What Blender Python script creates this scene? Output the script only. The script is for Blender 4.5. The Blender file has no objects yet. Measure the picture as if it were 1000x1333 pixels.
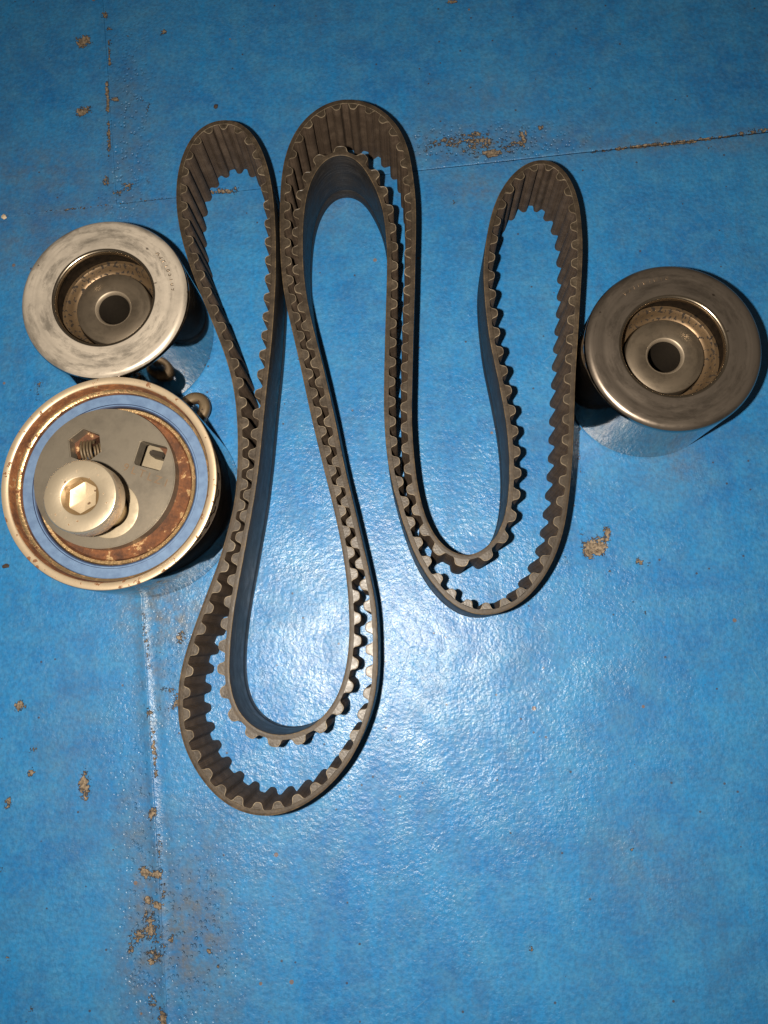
import bpy, bmesh, math, random
import numpy as np
from mathutils import Vector, Matrix, noise as mnoise

# ------------------------------------------------------------------ camera
SC = bpy.context.scene
COL = SC.collection
F_PX, CX, CY = 1001.0, 500.0, 666.5          # focal length and centre of the 1000 x 1333 picture
NADIR = (535.0, 842.0)                       # picture point straight below the lens
H = 0.31                                     # lens height above the floor (m)
_dn = Vector(((NADIR[0]-CX)/F_PX, -(NADIR[1]-CY)/F_PX, -1.0)).normalized()
CAMQ = _dn.rotation_difference(Vector((0, 0, -1)))
cam_d = bpy.data.cameras.new('camera')
cam_d.sensor_fit = 'VERTICAL'; cam_d.sensor_height = 24.0
cam_d.lens = 24.0*F_PX/1333.0
cam_d.clip_start = 0.005; cam_d.clip_end = 20.0
cam = bpy.data.objects.new('camera', cam_d); COL.objects.link(cam)
cam.location = (0, 0, H)
cam.rotation_mode = 'QUATERNION'; cam.rotation_quaternion = CAMQ
SC.camera = cam

# ------------------------------------------------------------------ light: a phone flash beside the lens in a dim room
w = bpy.data.worlds.new('World'); SC.world = w; w.use_nodes = True
bg = w.node_tree.nodes['Background']
bg.inputs['Color'].default_value = (1.0, 0.86, 0.70, 1); bg.inputs['Strength'].default_value = 0.05
ld = bpy.data.lights.new('flash', 'SPOT')
ld.energy = 7.6; ld.color = (1.0, 0.89, 0.75); ld.shadow_soft_size = 0.0028
ld.spot_size = math.radians(150); ld.spot_blend = 1.0
flash = bpy.data.objects.new('flash', ld); COL.objects.link(flash)
flash.location = (-0.0245, 0.001, H+0.001)
flash.rotation_euler = (math.radians(5), math.radians(0), 0)
SC.view_settings.view_transform = 'Standard'; SC.view_settings.look = 'None'
SC.view_settings.exposure = 0.0; SC.view_settings.gamma = 1.0
SC.view_settings.use_curve_mapping = False
try:
    SC.cycles.caustics_reflective = True; SC.cycles.max_bounces = 8
except Exception: pass

# ------------------------------------------------------------------ picture point -> place
def at(px, py, z=0.0):
    d = CAMQ @ Vector(((px-CX)/F_PX, -(py-CY)/F_PX, -1.0))
    t = (z-H)/d.z
    return Vector((d.x*t, d.y*t, z))
def px_of(p):
    d = CAMQ.inverted() @ (Vector(p)-Vector((0, 0, H)))
    return (CX + F_PX*d.x/-d.z, CY - F_PX*d.y/-d.z)

# ------------------------------------------------------------------ material helpers
class NT:
    def __init__(s, name):
        s.m = bpy.data.materials.new(name); s.m.use_nodes = True
        s.t = s.m.node_tree; s.b = s.t.nodes['Principled BSDF']
        s.co = s.t.nodes.new('ShaderNodeTexCoord')
        geo = s.t.nodes.new('ShaderNodeNewGeometry'); s.pos = geo.outputs['Position']
    def n(s, typ, **kw):
        nd = s.t.nodes.new(typ)
        for k, v in kw.items(): setattr(nd, k, v)
        return nd
    def l(s, a, b): s.t.links.new(a, b)
    def noise(s, scale, detail=3, rough=0.55, vec=None, dist=0.0, out='Fac'):
        nd = s.n('ShaderNodeTexNoise'); nd.inputs['Scale'].default_value = scale
        nd.inputs['Detail'].default_value = detail; nd.inputs['Roughness'].default_value = rough
        nd.inputs['Distortion'].default_value = dist
        s.l(vec if vec is not None else s.pos, nd.inputs['Vector']); return nd.outputs[out]
    def ramp(s, fac, stops, interp='LINEAR'):
        nd = s.n('ShaderNodeValToRGB'); cr = nd.color_ramp; cr.interpolation = interp
        while len(cr.elements) < len(stops): cr.elements.new(0.5)
        for e, (p, c) in zip(cr.elements, stops):
            e.position = p; e.color = (c, c, c, 1) if isinstance(c, (int, float)) else (*c, 1)
        s.l(fac, nd.inputs['Fac']); return nd.outputs['Color']
    def mix(s, fac, a, b, mode='MIX'):
        nd = s.n('ShaderNodeMix', data_type='RGBA', blend_type=mode)
        for sock, v in ((nd.inputs[0], fac), (nd.inputs[6], a), (nd.inputs[7], b)):
            if isinstance(v, (int, float)): sock.default_value = v
            elif isinstance(v, tuple): sock.default_value = (*v, 1)
            else: s.l(v, sock)
        return nd.outputs[2]
    def math(s, op, a, b=0.0, c=0.0, clamp=False):
        nd = s.n('ShaderNodeMath', operation=op, use_clamp=clamp)
        for i, v in enumerate((a, b, c)):
            if isinstance(v, (int, float)): nd.inputs[i].default_value = v
            else: s.l(v, nd.inputs[i])
        return nd.outputs[0]
    def attr(s, name):
        nd = s.n('ShaderNodeAttribute'); nd.attribute_name = name; return nd.outputs['Fac']
    def set(s, sock, v):
        i = s.b.inputs[sock]
        if isinstance(v, (int, float)): i.default_value = v
        elif isinstance(v, tuple): i.default_value = (*v, 1)
        else: s.l(v, i)
    def bump(s, height, strength, dist, prev=None):
        nd = s.n('ShaderNodeBump'); nd.inputs['Strength'].default_value = strength
        nd.inputs['Distance'].default_value = dist
        if isinstance(height, (int, float)): pass
        else: s.l(height, nd.inputs['Height'])
        if prev is not None: s.l(prev, nd.inputs['Normal'])
        return nd.outputs['Normal']
    def vscale(s, x, y, z, vec=None):
        nd = s.n('ShaderNodeMapping'); nd.inputs['Scale'].default_value = (x, y, z)
        s.l(vec if vec is not None else s.pos, nd.inputs['Vector']); return nd.outputs['Vector']

def mat_floor():
    s = NT('blue_paint')
    big = s.noise(22, 4, 0.6); mid = s.noise(95, 5, 0.65); fine = s.noise(620, 3, 0.6)
    streak = s.noise(70, 5, 0.65, s.vscale(2.6, 0.40, 1)); cross = s.noise(90, 4, 0.6, s.vscale(0.5, 2.4, 1))
    c = s.mix(s.ramp(big, [(0.3, 0.0), (0.7, 1.0)]), (0.012, 0.140, 0.395), (0.028, 0.218, 0.490))
    c = s.mix(s.ramp(mid, [(0.42, 0.0), (0.74, 0.55)]), c, (0.070, 0.275, 0.470))
    mot = s.noise(430, 4, 0.7)
    c = s.mix(s.ramp(mot, [(0.48, 0.0), (0.75, 0.32)]), c, (0.120, 0.285, 0.460))
    c = s.mix(s.ramp(streak, [(0.50, 0.0), (0.72, 0.60)]), c, (0.010, 0.225, 0.560))
    c = s.mix(s.ramp(cross, [(0.55, 0.0), (0.78, 0.35)]), c, (0.050, 0.125, 0.270))
    c = s.mix(s.ramp(fine, [(0.35, 0.32), (0.58, 0.0)]), c, (0.020, 0.070, 0.165))
    # cloudy handling grime and fine straight scuffs
    cloud = s.noise(34, 6, 0.72, dist=0.6)
    c = s.mix(s.ramp(cloud, [(0.52, 0.0), (0.75, 0.42)]), c, (0.050, 0.105, 0.190))
    for (ax, ay, rot) in ((1300, 60, 0.9), (1300, 45, -0.5)):
        m0 = s.n('ShaderNodeMapping'); m0.inputs['Rotation'].default_value = (0, 0, rot); s.l(s.pos, m0.inputs['Vector'])
        mp = s.n('ShaderNodeMapping'); mp.inputs['Scale'].default_value = (ax, ay, 1); s.l(m0.outputs[0], mp.inputs['Vector'])
        sc = s.math('MULTIPLY', s.ramp(s.noise(1.0, 2, 0.5, mp.outputs[0]), [(0.68, 0.0), (0.74, 1.0)]), s.ramp(s.noise(26, 2), [(0.54, 0.0), (0.66, 0.30)]))
        c = s.mix(sc, c, (0.19, 0.33, 0.45))
    # grey-brown grime where people's work has rubbed in
    dirt = s.attr('dirt')
    dn = s.math('MULTIPLY', dirt, s.ramp(s.noise(160, 5, 0.7), [(0.35, 0.1), (0.65, 1.0)]))
    c = s.mix(s.math('MULTIPLY', dn, 0.95, clamp=True), c, (0.115, 0.108, 0.092))
    # pin-prick specks
    v = s.n('ShaderNodeTexVoronoi'); v.inputs['Scale'].default_value = 210; s.l(s.pos, v.inputs['Vector'])
    rnd = s.n('ShaderNodeSeparateColor'); s.l(v.outputs['Color'], rnd.inputs[0])
    spot = s.math('MULTIPLY', s.math('LESS_THAN', v.outputs['Distance'], 0.10), s.math('GREATER_THAN', rnd.outputs[0], 0.80))
    c = s.mix(s.math('MULTIPLY', spot, 0.75), c, (0.05, 0.035, 0.03))
    v2 = s.n('ShaderNodeTexVoronoi'); v2.inputs['Scale'].default_value = 90; s.l(s.pos, v2.inputs['Vector'])
    rnd2 = s.n('ShaderNodeSeparateColor'); s.l(v2.outputs['Color'], rnd2.inputs[0])
    spot2 = s.math('MULTIPLY', s.math('LESS_THAN', v2.outputs['Distance'], 0.075), s.math('GREATER_THAN', rnd2.outputs[1], 0.88))
    c = s.mix(s.math('MULTIPLY', spot2, 0.8), c, (0.17, 0.11, 0.07))
    # bare wood/primer where the paint has come off
    wear = s.attr('wear')
    nz = s.math('ADD', s.math('MULTIPLY', s.noise(330, 5, 0.7), 0.65), s.math('MULTIPLY', s.noise(1100, 2, 0.5), 0.35))
    wv = s.math('ADD', wear, s.math('MULTIPLY', s.math('SUBTRACT', nz, 0.5), 2.9))
    wm = s.ramp(wv, [(0.50, 0.0), (0.60, 1.0)])
    wm = s.math('MULTIPLY', wm, s.math('GREATER_THAN', wear, 0.06))
    wc = s.mix(s.ramp(s.noise(800, 4, 0.65), [(0.36, 0.0), (0.62, 1.0)]), (0.065, 0.048, 0.034), (0.28, 0.220, 0.155))
    edge = s.ramp(wv, [(0.40, 0.0), (0.50, 0.75), (0.56, 0.6), (0.62, 0.0)]); edge = s.math('MULTIPLY', edge, s.math('GREATER_THAN', wear, 0.10))
    c = s.mix(wm, c, wc); c = s.mix(edge, c, (0.035, 0.040, 0.050))
    s.set('Base Color', c)
    r = s.ramp(s.noise(70, 4, 0.6), [(0.3, 0.40), (0.7, 0.54)])
    r = s.mix(s.math('MULTIPLY', dn, 0.7, clamp=True), r, (0.6, 0.6, 0.6)); r = s.mix(wm, r, (0.8, 0.8, 0.8))
    s.set('Roughness', r); s.set('Specular IOR Level', 0.32)
    s.set('Coat Weight', s.math('MULTIPLY', s.math('SUBTRACT', 1.0, wm), s.ramp(s.noise(50, 3), [(0.35, 0.25), (0.65, 0.75)]))); s.set('Coat Roughness', 0.22)
    peel = s.math('MULTIPLY', s.noise(560, 4, 0.62), s.ramp(s.noise(40, 4, 0.65), [(0.32, 0.35), (0.68, 1.25)])); wave = s.noise(150, 2, 0.5); grit = s.noise(1500, 2, 0.5)
    nb = s.bump(wave, 0.30, 0.0008)
    nb = s.bump(peel, 0.75, 0.00050, nb)
    nb = s.bump(grit, 0.35, 0.00012, nb)
    vp = s.n('ShaderNodeTexVoronoi'); vp.inputs['Scale'].default_value = 620; s.l(s.pos, vp.inputs['Vector'])
    rp = s.n('ShaderNodeSeparateColor'); s.l(vp.outputs['Color'], rp.inputs[0])
    hole = s.math('MULTIPLY', s.ramp(vp.outputs['Distance'], [(0.22, 1.0), (0.40, 0.0)]), s.math('GREATER_THAN', rp.outputs[0], 0.45))
    pit = s.math('MULTIPLY', s.math('MULTIPLY', s.attr('pit'), hole), -1.0)
    nb = s.bump(pit, 0.9, 0.0005, nb)
    inv = s.math('SUBTRACT', 1.0, wm)
    nb = s.bump(inv, 1.0, 0.00045, nb)
    s.l(nb, s.b.inputs['Normal']); s.l(nb, s.b.inputs['Coat Normal'])
    return s.m

def mat_rubber(name, base, dust, rough, dust_amt=0.6, spec=0.5, scuff=0.0):
    s = NT(name)
    nz = s.noise(260, 5, 0.65); n2 = s.noise(1400, 2, 0.5)
    patch = s.ramp(s.noise(26, 3, 0.6), [(0.35, 0.45), (0.65, 1.25)])
    oi = s.n('ShaderNodeObjectInfo'); dust_amt = s.math('MULTIPLY', s.math('MULTIPLY', patch, dust_amt), s.math('ADD', 0.55, s.math('MULTIPLY', oi.outputs['Random'], 0.75)), clamp=True)
    c = s.mix(s.math('MULTIPLY', s.ramp(nz, [(0.4, 0.0), (0.75, 1.0)]), dust_amt), base, dust)
    c = s.mix(s.ramp(n2, [(0.35, 0.35), (0.6, 0.0)]), c, tuple(x*0.5 for x in base))
    if scuff:
        sc = s.noise(1.0, 4, 0.65, s.vscale(55, 1500, 1, s.co.outputs['UV']))
        sm = s.math('MULTIPLY', s.ramp(sc, [(0.52, 0.0), (0.68, 1.0)]), s.ramp(s.noise(80, 4, 0.6), [(0.4, 0.15), (0.65, scuff)]))
        c = s.mix(sm, c, (0.13, 0.12, 0.11))
    s.set('Base Color', c); s.set('Specular IOR Level', spec)
    s.set('Roughness', s.ramp(nz, [(0.3, rough-0.07), (0.7, rough+0.10)]))
    nb = s.bump(n2, 0.4, 0.00012); nb = s.bump(nz, 0.4, 0.0002, nb)
    s.l(nb, s.b.inputs['Normal']); return s.m

def mat_fabric():
    s = NT('belt_fabric')
    uv = s.co.outputs['UV']
    wv = s.n('ShaderNodeTexWave', wave_type='BANDS', bands_direction='Y')
    wv.inputs['Scale'].default_value = 560; wv.inputs['Distortion'].default_value = 1.2; wv.inputs['Detail'].default_value = 1
    wv.inputs['Detail Scale'].default_value = 1.5; s.l(uv, wv.inputs['Vector'])
    w2 = s.n('ShaderNodeTexWave', wave_type='BANDS', bands_direction='X')
    w2.inputs['Scale'].default_value = 420; w2.inputs['Distortion'].default_value = 0.8; s.l(uv, w2.inputs['Vector'])
    weave = s.math('MULTIPLY', wv.outputs['Fac'], s.math('ADD', s.math('MULTIPLY', w2.outputs['Fac'], 0.4), 0.6))
    nz = s.noise(170, 4, 0.6)
    c = s.mix(weave, (0.019, 0.013, 0.009), (0.108, 0.073, 0.049))
    c = s.mix(s.math('MULTIPLY', s.ramp(nz, [(0.45, 0.0), (0.8, 1.0)]), 0.5), c, (0.17, 0.125, 0.09))
    s.set('Base Color', c); s.set('Roughness', 0.78); s.set('Specular IOR Level', 0.35)
    s.l(s.bump(weave, 0.6, 0.00012), s.b.inputs['Normal']); return s.m

def mat_plain(name, col, rough, metal=0.0, var=0.25, scale=300, bump=0.0, spec=0.5, col2=None):
    s = NT(name)
    nz = s.noise(scale, 4, 0.6)
    c2 = col2 or tuple(x*(1-var) for x in col)
    s.set('Base Color', s.mix(s.ramp(nz, [(0.35, 0.0), (0.65, 1.0)]), col, c2))
    s.set('Roughness', s.ramp(nz, [(0.3, max(0.02, rough-0.05)), (0.7, rough+0.08)]))
    s.set('Metallic', metal); s.set('Specular IOR Level', spec)
    if bump: s.l(s.bump(nz, 0.5, bump), s.b.inputs['Normal'])
    return s.m

def mat_steel(name, col, rough, smudge=0.35, speck=0.0, dark=(0.10, 0.075, 0.055), ring=0.0, bumpd=0.00004, speck_scale=420, metal0=1.0, smear=0.0):
    """worn machined steel: smudges, optional turning rings (object Z axis) and rust pits"""
    s = NT(name); ob = s.co.outputs['Object']
    big = s.noise(70, 5, 0.65, ob); fn = s.noise(900, 2, 0.5, ob)
    sm = s.ramp(big, [(0.42, 0.0), (0.70, 1.0)])
    c = s.mix(s.math('MULTIPLY', sm, smudge), col, tuple(x*0.55 for x in col))
    r = s.math('ADD', rough, s.math('MULTIPLY', s.math('SUBTRACT', big, 0.5), 0.45*smudge+0.1))
    h = fn
    if ring:
        sep = s.n('ShaderNodeSeparateXYZ'); s.l(ob, sep.inputs[0])
        rad = s.math('SQRT', s.math('ADD', s.math('POWER', sep.outputs[0], 2.0), s.math('POWER', sep.outputs[1], 2.0)))
        cmb = s.n('ShaderNodeCombineXYZ'); s.l(rad, cmb.inputs[0])
        wob = s.math('MULTIPLY', s.noise(35, 2, 0.5, ob), 0.0015)
        s.l(s.math('ADD', rad, wob), cmb.inputs[0])
        rn = s.noise(1900, 3, 0.6, cmb.outputs[0]); rn2 = s.noise(420, 3, 0.6, cmb.outputs[0])
        c = s.mix(s.math('MULTIPLY', s.ramp(rn2, [(0.4, 0.0), (0.7, 1.0)]), 0.45*ring), c, tuple(x*0.5 for x in col))
        h = s.math('ADD', s.math('MULTIPLY', rn, ring), s.math('MULTIPLY', fn, 0.4))
        if smear:
            ang = s.math('ARCTAN2', sep.outputs[1], sep.outputs[0])
            pc = s.n('ShaderNodeCombineXYZ'); s.l(s.math('MULTIPLY', rad, 260.0), pc.inputs[0]); s.l(s.math('MULTIPLY', s.math('ABSOLUTE', ang), 1.7), pc.inputs[1])
            s.l(s.math('MULTIPLY', big, 1.2), pc.inputs[2])
            pn = s.noise(1.0, 5, 0.68, pc.outputs[0]); pm = s.math('MULTIPLY', s.ramp(pn, [(0.47, 0.0), (0.66, 1.0)]), smear)
            c = s.mix(pm, c, tuple(x*0.30 for x in col)); r = s.math('ADD', r, s.math('MULTIPLY', pm, -0.06))
            nick = s.ramp(s.noise(330, 2, 0.5, ob), [(0.71, 0.0), (0.74, 1.0)]); c = s.mix(s.math('MULTIPLY', nick, 0.7), c, (0.08, 0.06, 0.045))
    metal = metal0
    if speck:
        sp = s.ramp(s.noise(speck_scale, 3, 0.55, ob), [(0.66-0.10*speck, 0.0), (0.70-0.10*speck, 1.0)])
        c = s.mix(sp, c, dark); r = s.mix(sp, r, (0.8, 0.8, 0.8))
        metal = s.math('SUBTRACT', metal0, s.math('MULTIPLY', sp, 0.9*metal0))
    s.set('Base Color', c); s.set('Roughness', r); s.set('Metallic', metal)
    s.l(s.bump(h, 0.5, bumpd), s.b.inputs['Normal']); return s.m

def mat_rust(name, amt=0.5, a=(0.10, 0.038, 0.016), b=(0.29, 0.112, 0.036), bright=(0.75, 0.52, 0.27)):
    s = NT(name); ob = s.co.outputs['Object']
    n1 = s.noise(240, 5, 0.7, ob); n2 = s.noise(900, 3, 0.6, ob)
    c = s.mix(s.ramp(s.noise(120, 5, 0.7, ob), [(0.35, 0.0), (0.65, 1.0)]), tuple(x*0.7 for x in a), b); c = s.mix(s.ramp(n2, [(0.35, 0.5), (0.6, 0.0)]), c, a)
    bare = s.ramp(n1, [(0.72-0.4*amt, 0.0), (0.80-0.4*amt, 1.0)])
    c = s.mix(bare, c, bright)
    s.set('Base Color', c); s.set('Metallic', s.math('MULTIPLY', bare, 0.9))
    s.set('Roughness', s.mix(bare, (0.75, 0.75, 0.75), (0.38, 0.38, 0.38)))
    nb = s.bump(n2, 0.7, 0.00025); nb = s.bump(n1, 0.5, 0.0003, nb)
    s.l(nb, s.b.inputs['Normal']); return s.m

M = dict(
    floor=mat_floor(),
    core=mat_plain('floor_core', (0.20, 0.13, 0.08), 0.85),
    rub_back=mat_rubber('belt_back_rubber', (0.020, 0.018, 0.017), (0.052, 0.044, 0.038), 0.50, 0.6, 0.22, 0.7),
    rub_edge=mat_rubber('belt_cut_edge', (0.034, 0.025, 0.017), (0.100, 0.072, 0.045), 0.52, 0.75, 0.35),
    rub_line=mat_rubber('belt_edge_line', (0.060, 0.043, 0.026), (0.25, 0.175, 0.090), 0.55, 0.9, 0.35),
    rub_tooth=mat_rubber('tooth_end_rubber', (0.036, 0.027, 0.019), (0.108, 0.084, 0.058), 0.38, 0.75, 0.5),
    fabric=mat_fabric(),
    fab_line=mat_rubber('fabric_cut_line', (0.110, 0.085, 0.058), (0.42, 0.345, 0.24), 0.50, 1.2, 0.4),
    chrome=mat_steel('polished_steel', (0.46, 0.43, 0.40), 0.08, 0.35, bumpd=0.00002),
    plate_bright=mat_steel('bright_satin_steel', (0.95, 0.84, 0.70), 0.36, 1.0, ring=1.0, metal0=0.62, smear=0.85),
    plate=mat_steel('satin_steel', (0.43, 0.36, 0.295), 0.34, 0.7, ring=1.0, metal0=0.92, smear=0.55),
    lip=mat_steel('lip_steel', (0.60, 0.50, 0.38), 0.25, 0.3),
    dark_in=mat_plain('shade_black', (0.005, 0.004, 0.003), 0.45, 0, 0.4, 500, 0.0003, 0.2, col2=(0.018, 0.012, 0.008)),  # black paints in the shade of roller cavity, bore bottom and foot gap
    tan=mat_steel('oily_ring_steel', (0.21, 0.140, 0.078), 0.42, 1.0, speck=1.05, speck_scale=800, metal0=0.6, dark=(0.020, 0.013, 0.008)),
    chamfer=mat_steel('chamfer_highlight', (0.34, 0.28, 0.21), 0.48, 0.3, metal0=0.6),  # lighter than the hub, paints a highlight round the bore edge
    hub=mat_steel('hub_steel', (0.195, 0.156, 0.113), 0.44, 0.7, ring=0.6, metal0=0.65, smear=0.4),
    bore=mat_plain('bore_steel', (0.045, 0.036, 0.027), 0.5, 0.6),
    stamp=mat_steel('stamp_steel', (0.40, 0.31, 0.22), 0.45, 0.3),
    rim=mat_steel('tensioner_rim', (0.66, 0.53, 0.37), 0.42, 0.5, speck=0.55, metal0=0.65, dark=(0.17, 0.08, 0.035)),
    rust=mat_rust('rusted_groove', 0.30),
    rust_gold=mat_rust('rust_gold_ridge', 0.85),
    rust_in=mat_rust('rust_inner_ring', 0.34, (0.060, 0.022, 0.009), (0.21, 0.075, 0.023)),
    seal=mat_plain('blue_seal', (0.120, 0.200, 0.335), 0.55, 0, 0.25, 260, 0.00006, col2=(0.080, 0.140, 0.255)),
    seal_edge=mat_plain('seal_edge', (0.03, 0.045, 0.10), 0.5),
    disc=mat_steel('grey_disc_steel', (0.245, 0.215, 0.170), 0.48, 1.1, bumpd=0.00003, metal0=0.6),
    cream=mat_plain('cream_zinc', (0.40, 0.335, 0.235), 0.5, 0.4, 0.2, 400, 0.00003),
    bolt=mat_steel('bolt_zinc', (0.76, 0.645, 0.475), 0.36, 0.6, speck=0.14, metal0=0.80, dark=(0.16, 0.09, 0.04), speck_scale=520),
    bolt_in=mat_steel('bolt_socket', (0.80, 0.65, 0.44), 0.42, 0.5, speck=0.2, metal0=0.7, dark=(0.10, 0.06, 0.03)),
    socket_wall=mat_steel('socket_wall', (0.27, 0.18, 0.09), 0.45, 0.7, metal0=0.5),
    shank=mat_steel('bolt_shank', (0.50, 0.40, 0.26), 0.36, 0.6, speck=0.0),
    brass=mat_steel('lug_zinc', (0.15, 0.108, 0.062), 0.5, 0.7, speck=0.6, metal0=0.4, dark=(0.04, 0.022, 0.012)),
    ink=mat_plain('rust_ink', (0.165, 0.105, 0.058), 0.7),
    crumb=mat_plain('crumb_dark', (0.06, 0.04, 0.03), 0.8),
    flake=mat_plain('flake_pale', (0.65, 0.52, 0.36), 0.7),
)

# ------------------------------------------------------------------ object helpers
def finish(name, bm, mats, parent=None, sharp=35, loc=None):
    bmesh.ops.recalc_face_normals(bm, faces=bm.faces)
    for f in bm.faces: f.smooth = True
    lim = math.radians(sharp)
    for e in bm.edges:
        if len(e.link_faces) == 2 and e.calc_face_angle(0.0) > lim: e.smooth = False
    me = bpy.data.meshes.new(name); bm.to_mesh(me); bm.free()
    for m in (mats if isinstance(mats, (list, tuple)) else [mats]): me.materials.append(M[m])
    o = bpy.data.objects.new(name, me); COL.objects.link(o)
    if parent is not None: o.parent = parent
    if loc is not None: o.location = loc
    return o
def empty(name, loc, label=None, cat=None, group=None, rz=0):
    o = bpy.data.objects.new(name, None); COL.objects.link(o); o.location = loc
    o.rotation_euler = (0, 0, rz); o.empty_display_size = 0.01
    if label: o['label'] = label
    if cat: o['category'] = cat
    if group: o['group'] = group
    return o
def lathe(bm, prof, n=112, cx=0, cy=0, close=False, rfun=None, mi=None):
    """prof: list of (r, z[, material index of the band up to the next point])"""
    rings = []
    for i, p in enumerate(prof):
        r, z = p[0], p[1]
        if r < 1e-7: rings.append([bm.verts.new((cx, cy, z))]); continue
        rings.append([bm.verts.new((cx+(rfun(i, r, 2*math.pi*k/n) if rfun else r)*math.cos(2*math.pi*k/n),
                                    cy+(rfun(i, r, 2*math.pi*k/n) if rfun else r)*math.sin(2*math.pi*k/n), z)) for k in range(n)])
    m = len(rings)
    for i in range(m if close else m-1):
        a, b = rings[i], rings[(i+1) % m]
        idx = prof[i][2] if len(prof[i]) > 2 else 0
        for k in range(n):
            k2 = (k+1) % n
            if len(a) == 1 and len(b) == 1: continue
            if len(a) == 1: f = bm.faces.new((a[0], b[k], b[k2]))
            elif len(b) == 1: f = bm.faces.new((a[k], a[k2], b[0]))
            else: f = bm.faces.new((a[k], a[k2], b[k2], b[k]))
            f.material_index = idx
def arc_pts(cr, cz, rad, a0, a1, n, mi=0):
    return [(cr+rad*math.cos(math.radians(a0+(a1-a0)*i/n)), cz+rad*math.sin(math.radians(a0+(a1-a0)*i/n)), mi) for i in range(n+1)]

# ------------------------------------------------------------------ the floor: four painted sheets butted together
def line_fit(pts):
    w_ = [at(*p) for p in pts]; return np.array([p.x for p in w_]), np.array([p.y for p in w_])
vx, vy = line_fit([(137, 0), (145, 230), (166, 500), (187, 780), (200, 950), (208, 1100), (215, 1333)])
VP = np.polyfit(vy, vx, 2)
hx, hy = line_fit([(0, 283), (287, 250), (547, 224), (676, 208), (1000, 172)])
HP = np.polyfit(hx, hy, 1)
def xs(y):
    yc = np.clip(y, vy.min()-0.02, vy.max()+0.02); return np.polyval(VP, yc)
def ys(x): return np.polyval(HP, x)

def graded(lo, hi, step, far, sign):
    a = list(np.arange(0, hi, step)) if sign > 0 else list(-np.arange(0, -lo, step))
    s, x = step, a[-1]
    while abs(x) < far:
        s *= 1.6; x += sign*s; a.append(x)
    return np.array(a)

rng = np.random.RandomState(7)
WEAR = [  # px, py, rx, ry, strength
    (775, 712, 17, 13, .95), (790, 697, 6, 13, .75), (768, 720, 10, 9, .8), (832, 731, 6, 5, .75), (845, 733, 4, 3, .5), (757, 693, 3, 5, .5),
    (793, 742, 6, 5, .42), (737, 728, 5, 6, .4), (812, 766, 4, 5, .42), (826, 781, 3, 3, .45), (835, 790, 3, 3, .5), (840, 799, 3, 3, .5),
    (622, 187, 26, 11, .62), (640, 200, 13, 5, .9), (585, 186, 34, 9, .48), (560, 190, 16, 9, .40), (615, 176, 22, 5, .6), (680, 181, 7, 13, .62), (665, 190, 18, 10, .45),
    (703, 167, 6, 4, .65), (109, 54, 8, 8, .95), (106, 146, 7, 6, .95), (112, 143, 8, 7, .6), (137, 20, 4, 5, .7), (142, 38, 4, 4, .6), (165, 47, 3, 3, .6), (150, 129, 5, 4, .8),
    (167, 243, 8, 5, .65), (155, 250, 8, 4, .6), (138, 236, 5, 6, .7), (213, 41, 4, 4, .6), (193, 236, 3, 4, .5),
    (110, 1020, 8, 15, .85), (113, 1035, 5, 7, .7), (26, 918, 7, 6, .9), (40, 1005, 5, 5, .75), (10, 1046, 4, 8, .7), (43, 975, 4, 3, .55), (1, 1130, 5, 6, .5),
    (199, 1059, 5, 7, .95), (188, 1136, 9, 6, .8), (203, 1137, 9, 6, .75), (193, 1172, 5, 6, .85), (205, 1178, 7, 5, .8), (180, 1218, 11, 11, .62), (171, 1232, 4, 8, .7),
    (198, 1213, 14, 12, .62), (197, 1252, 5, 4, .95), (223, 1224, 3, 9, .75), (204, 1240, 12, 12, .5), (273, 1238, 4, 6, .6), (285, 1256, 4, 4, .6), (212, 1326, 6, 12, .75), (200, 1305, 7, 14, .5),
    (195, 1195, 10, 12, .55), (213, 1165, 3, 14, .55), (40, 1312, 4, 4, .6), (10, 1250, 5, 4, .45), (287, 249, 19, 3.5, .75), (300, 246, 12, 3, .55),
    (509, 962, 4, 4, .7), (589, 2, 6, 3, .9), (824, 1106, 3, 3, .8), (690, 1235, 4, 3, .55), (620, 195, 70, 14, .30), (595, 255, 5, 5, .45), (591, 262, 4, 4, .5), (925, 192, 4, 3, .5),
    (150, 430, 1, 1, 0), (48, 505, 12, 14, .30), (60, 520, 10, 12, .3), (755, 590, 5, 40, .35), (233, 828, 6, 6, .6), (150, 0, 2, 2, 0),
]
RINGS = [(216, 912, 12, 3.4, .62), (180, 141, 15, 2.6, .42), (234, 830, 7, 2, .5)]   # px, py, radius px, line px, strength: old cup/screw rings
LINES = [((142, 52), (143, 84), 1.6, .85), ((139, 108), (141, 146), 2.0, .95), ((141, 160), (143, 203), 1.8, .95), ((770, 198), (1000, 172), 1.8, .58), ((0, 283), (225, 257), 1.8, .34), ((960, 175), (1000, 171), 3.0, .6),
         ((187, 795), (194, 870), 3.0, .45), ((196, 925), (200, 960), 3.0, .50), ((200, 965), (203, 1010), 2.6, .62), ((820, 192), (905, 184), 2.2, .75), ((206, 1085), (212, 1180), 2.2, .45)]
DIRT = [(215, 800, 42, 40, .9), (205, 880, 22, 70, .6), (180, 1080, 28, 60, .55), (245, 1210, 45, 60, .9), (195, 1200, 28, 90, .8), (168, 200, 30, 90, .45), (60, 225, 60, 25, .5),
        (620, 190, 110, 22, .6), (30, 320, 60, 35, .45), (620, 245, 25, 20, .6), (840, 1130, 40, 40, .35), (880, 600, 30, 30, .5), (640, 130, 40, 25, .3), (260, 1270, 40, 70, .5), (420, 265, 30, 30, .5),
        (860, 185, 140, 10, .55), (110, 272, 120, 12, .5), (100, 990, 30, 90, .3), (270, 1120, 80, 60, .35)]
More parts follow.
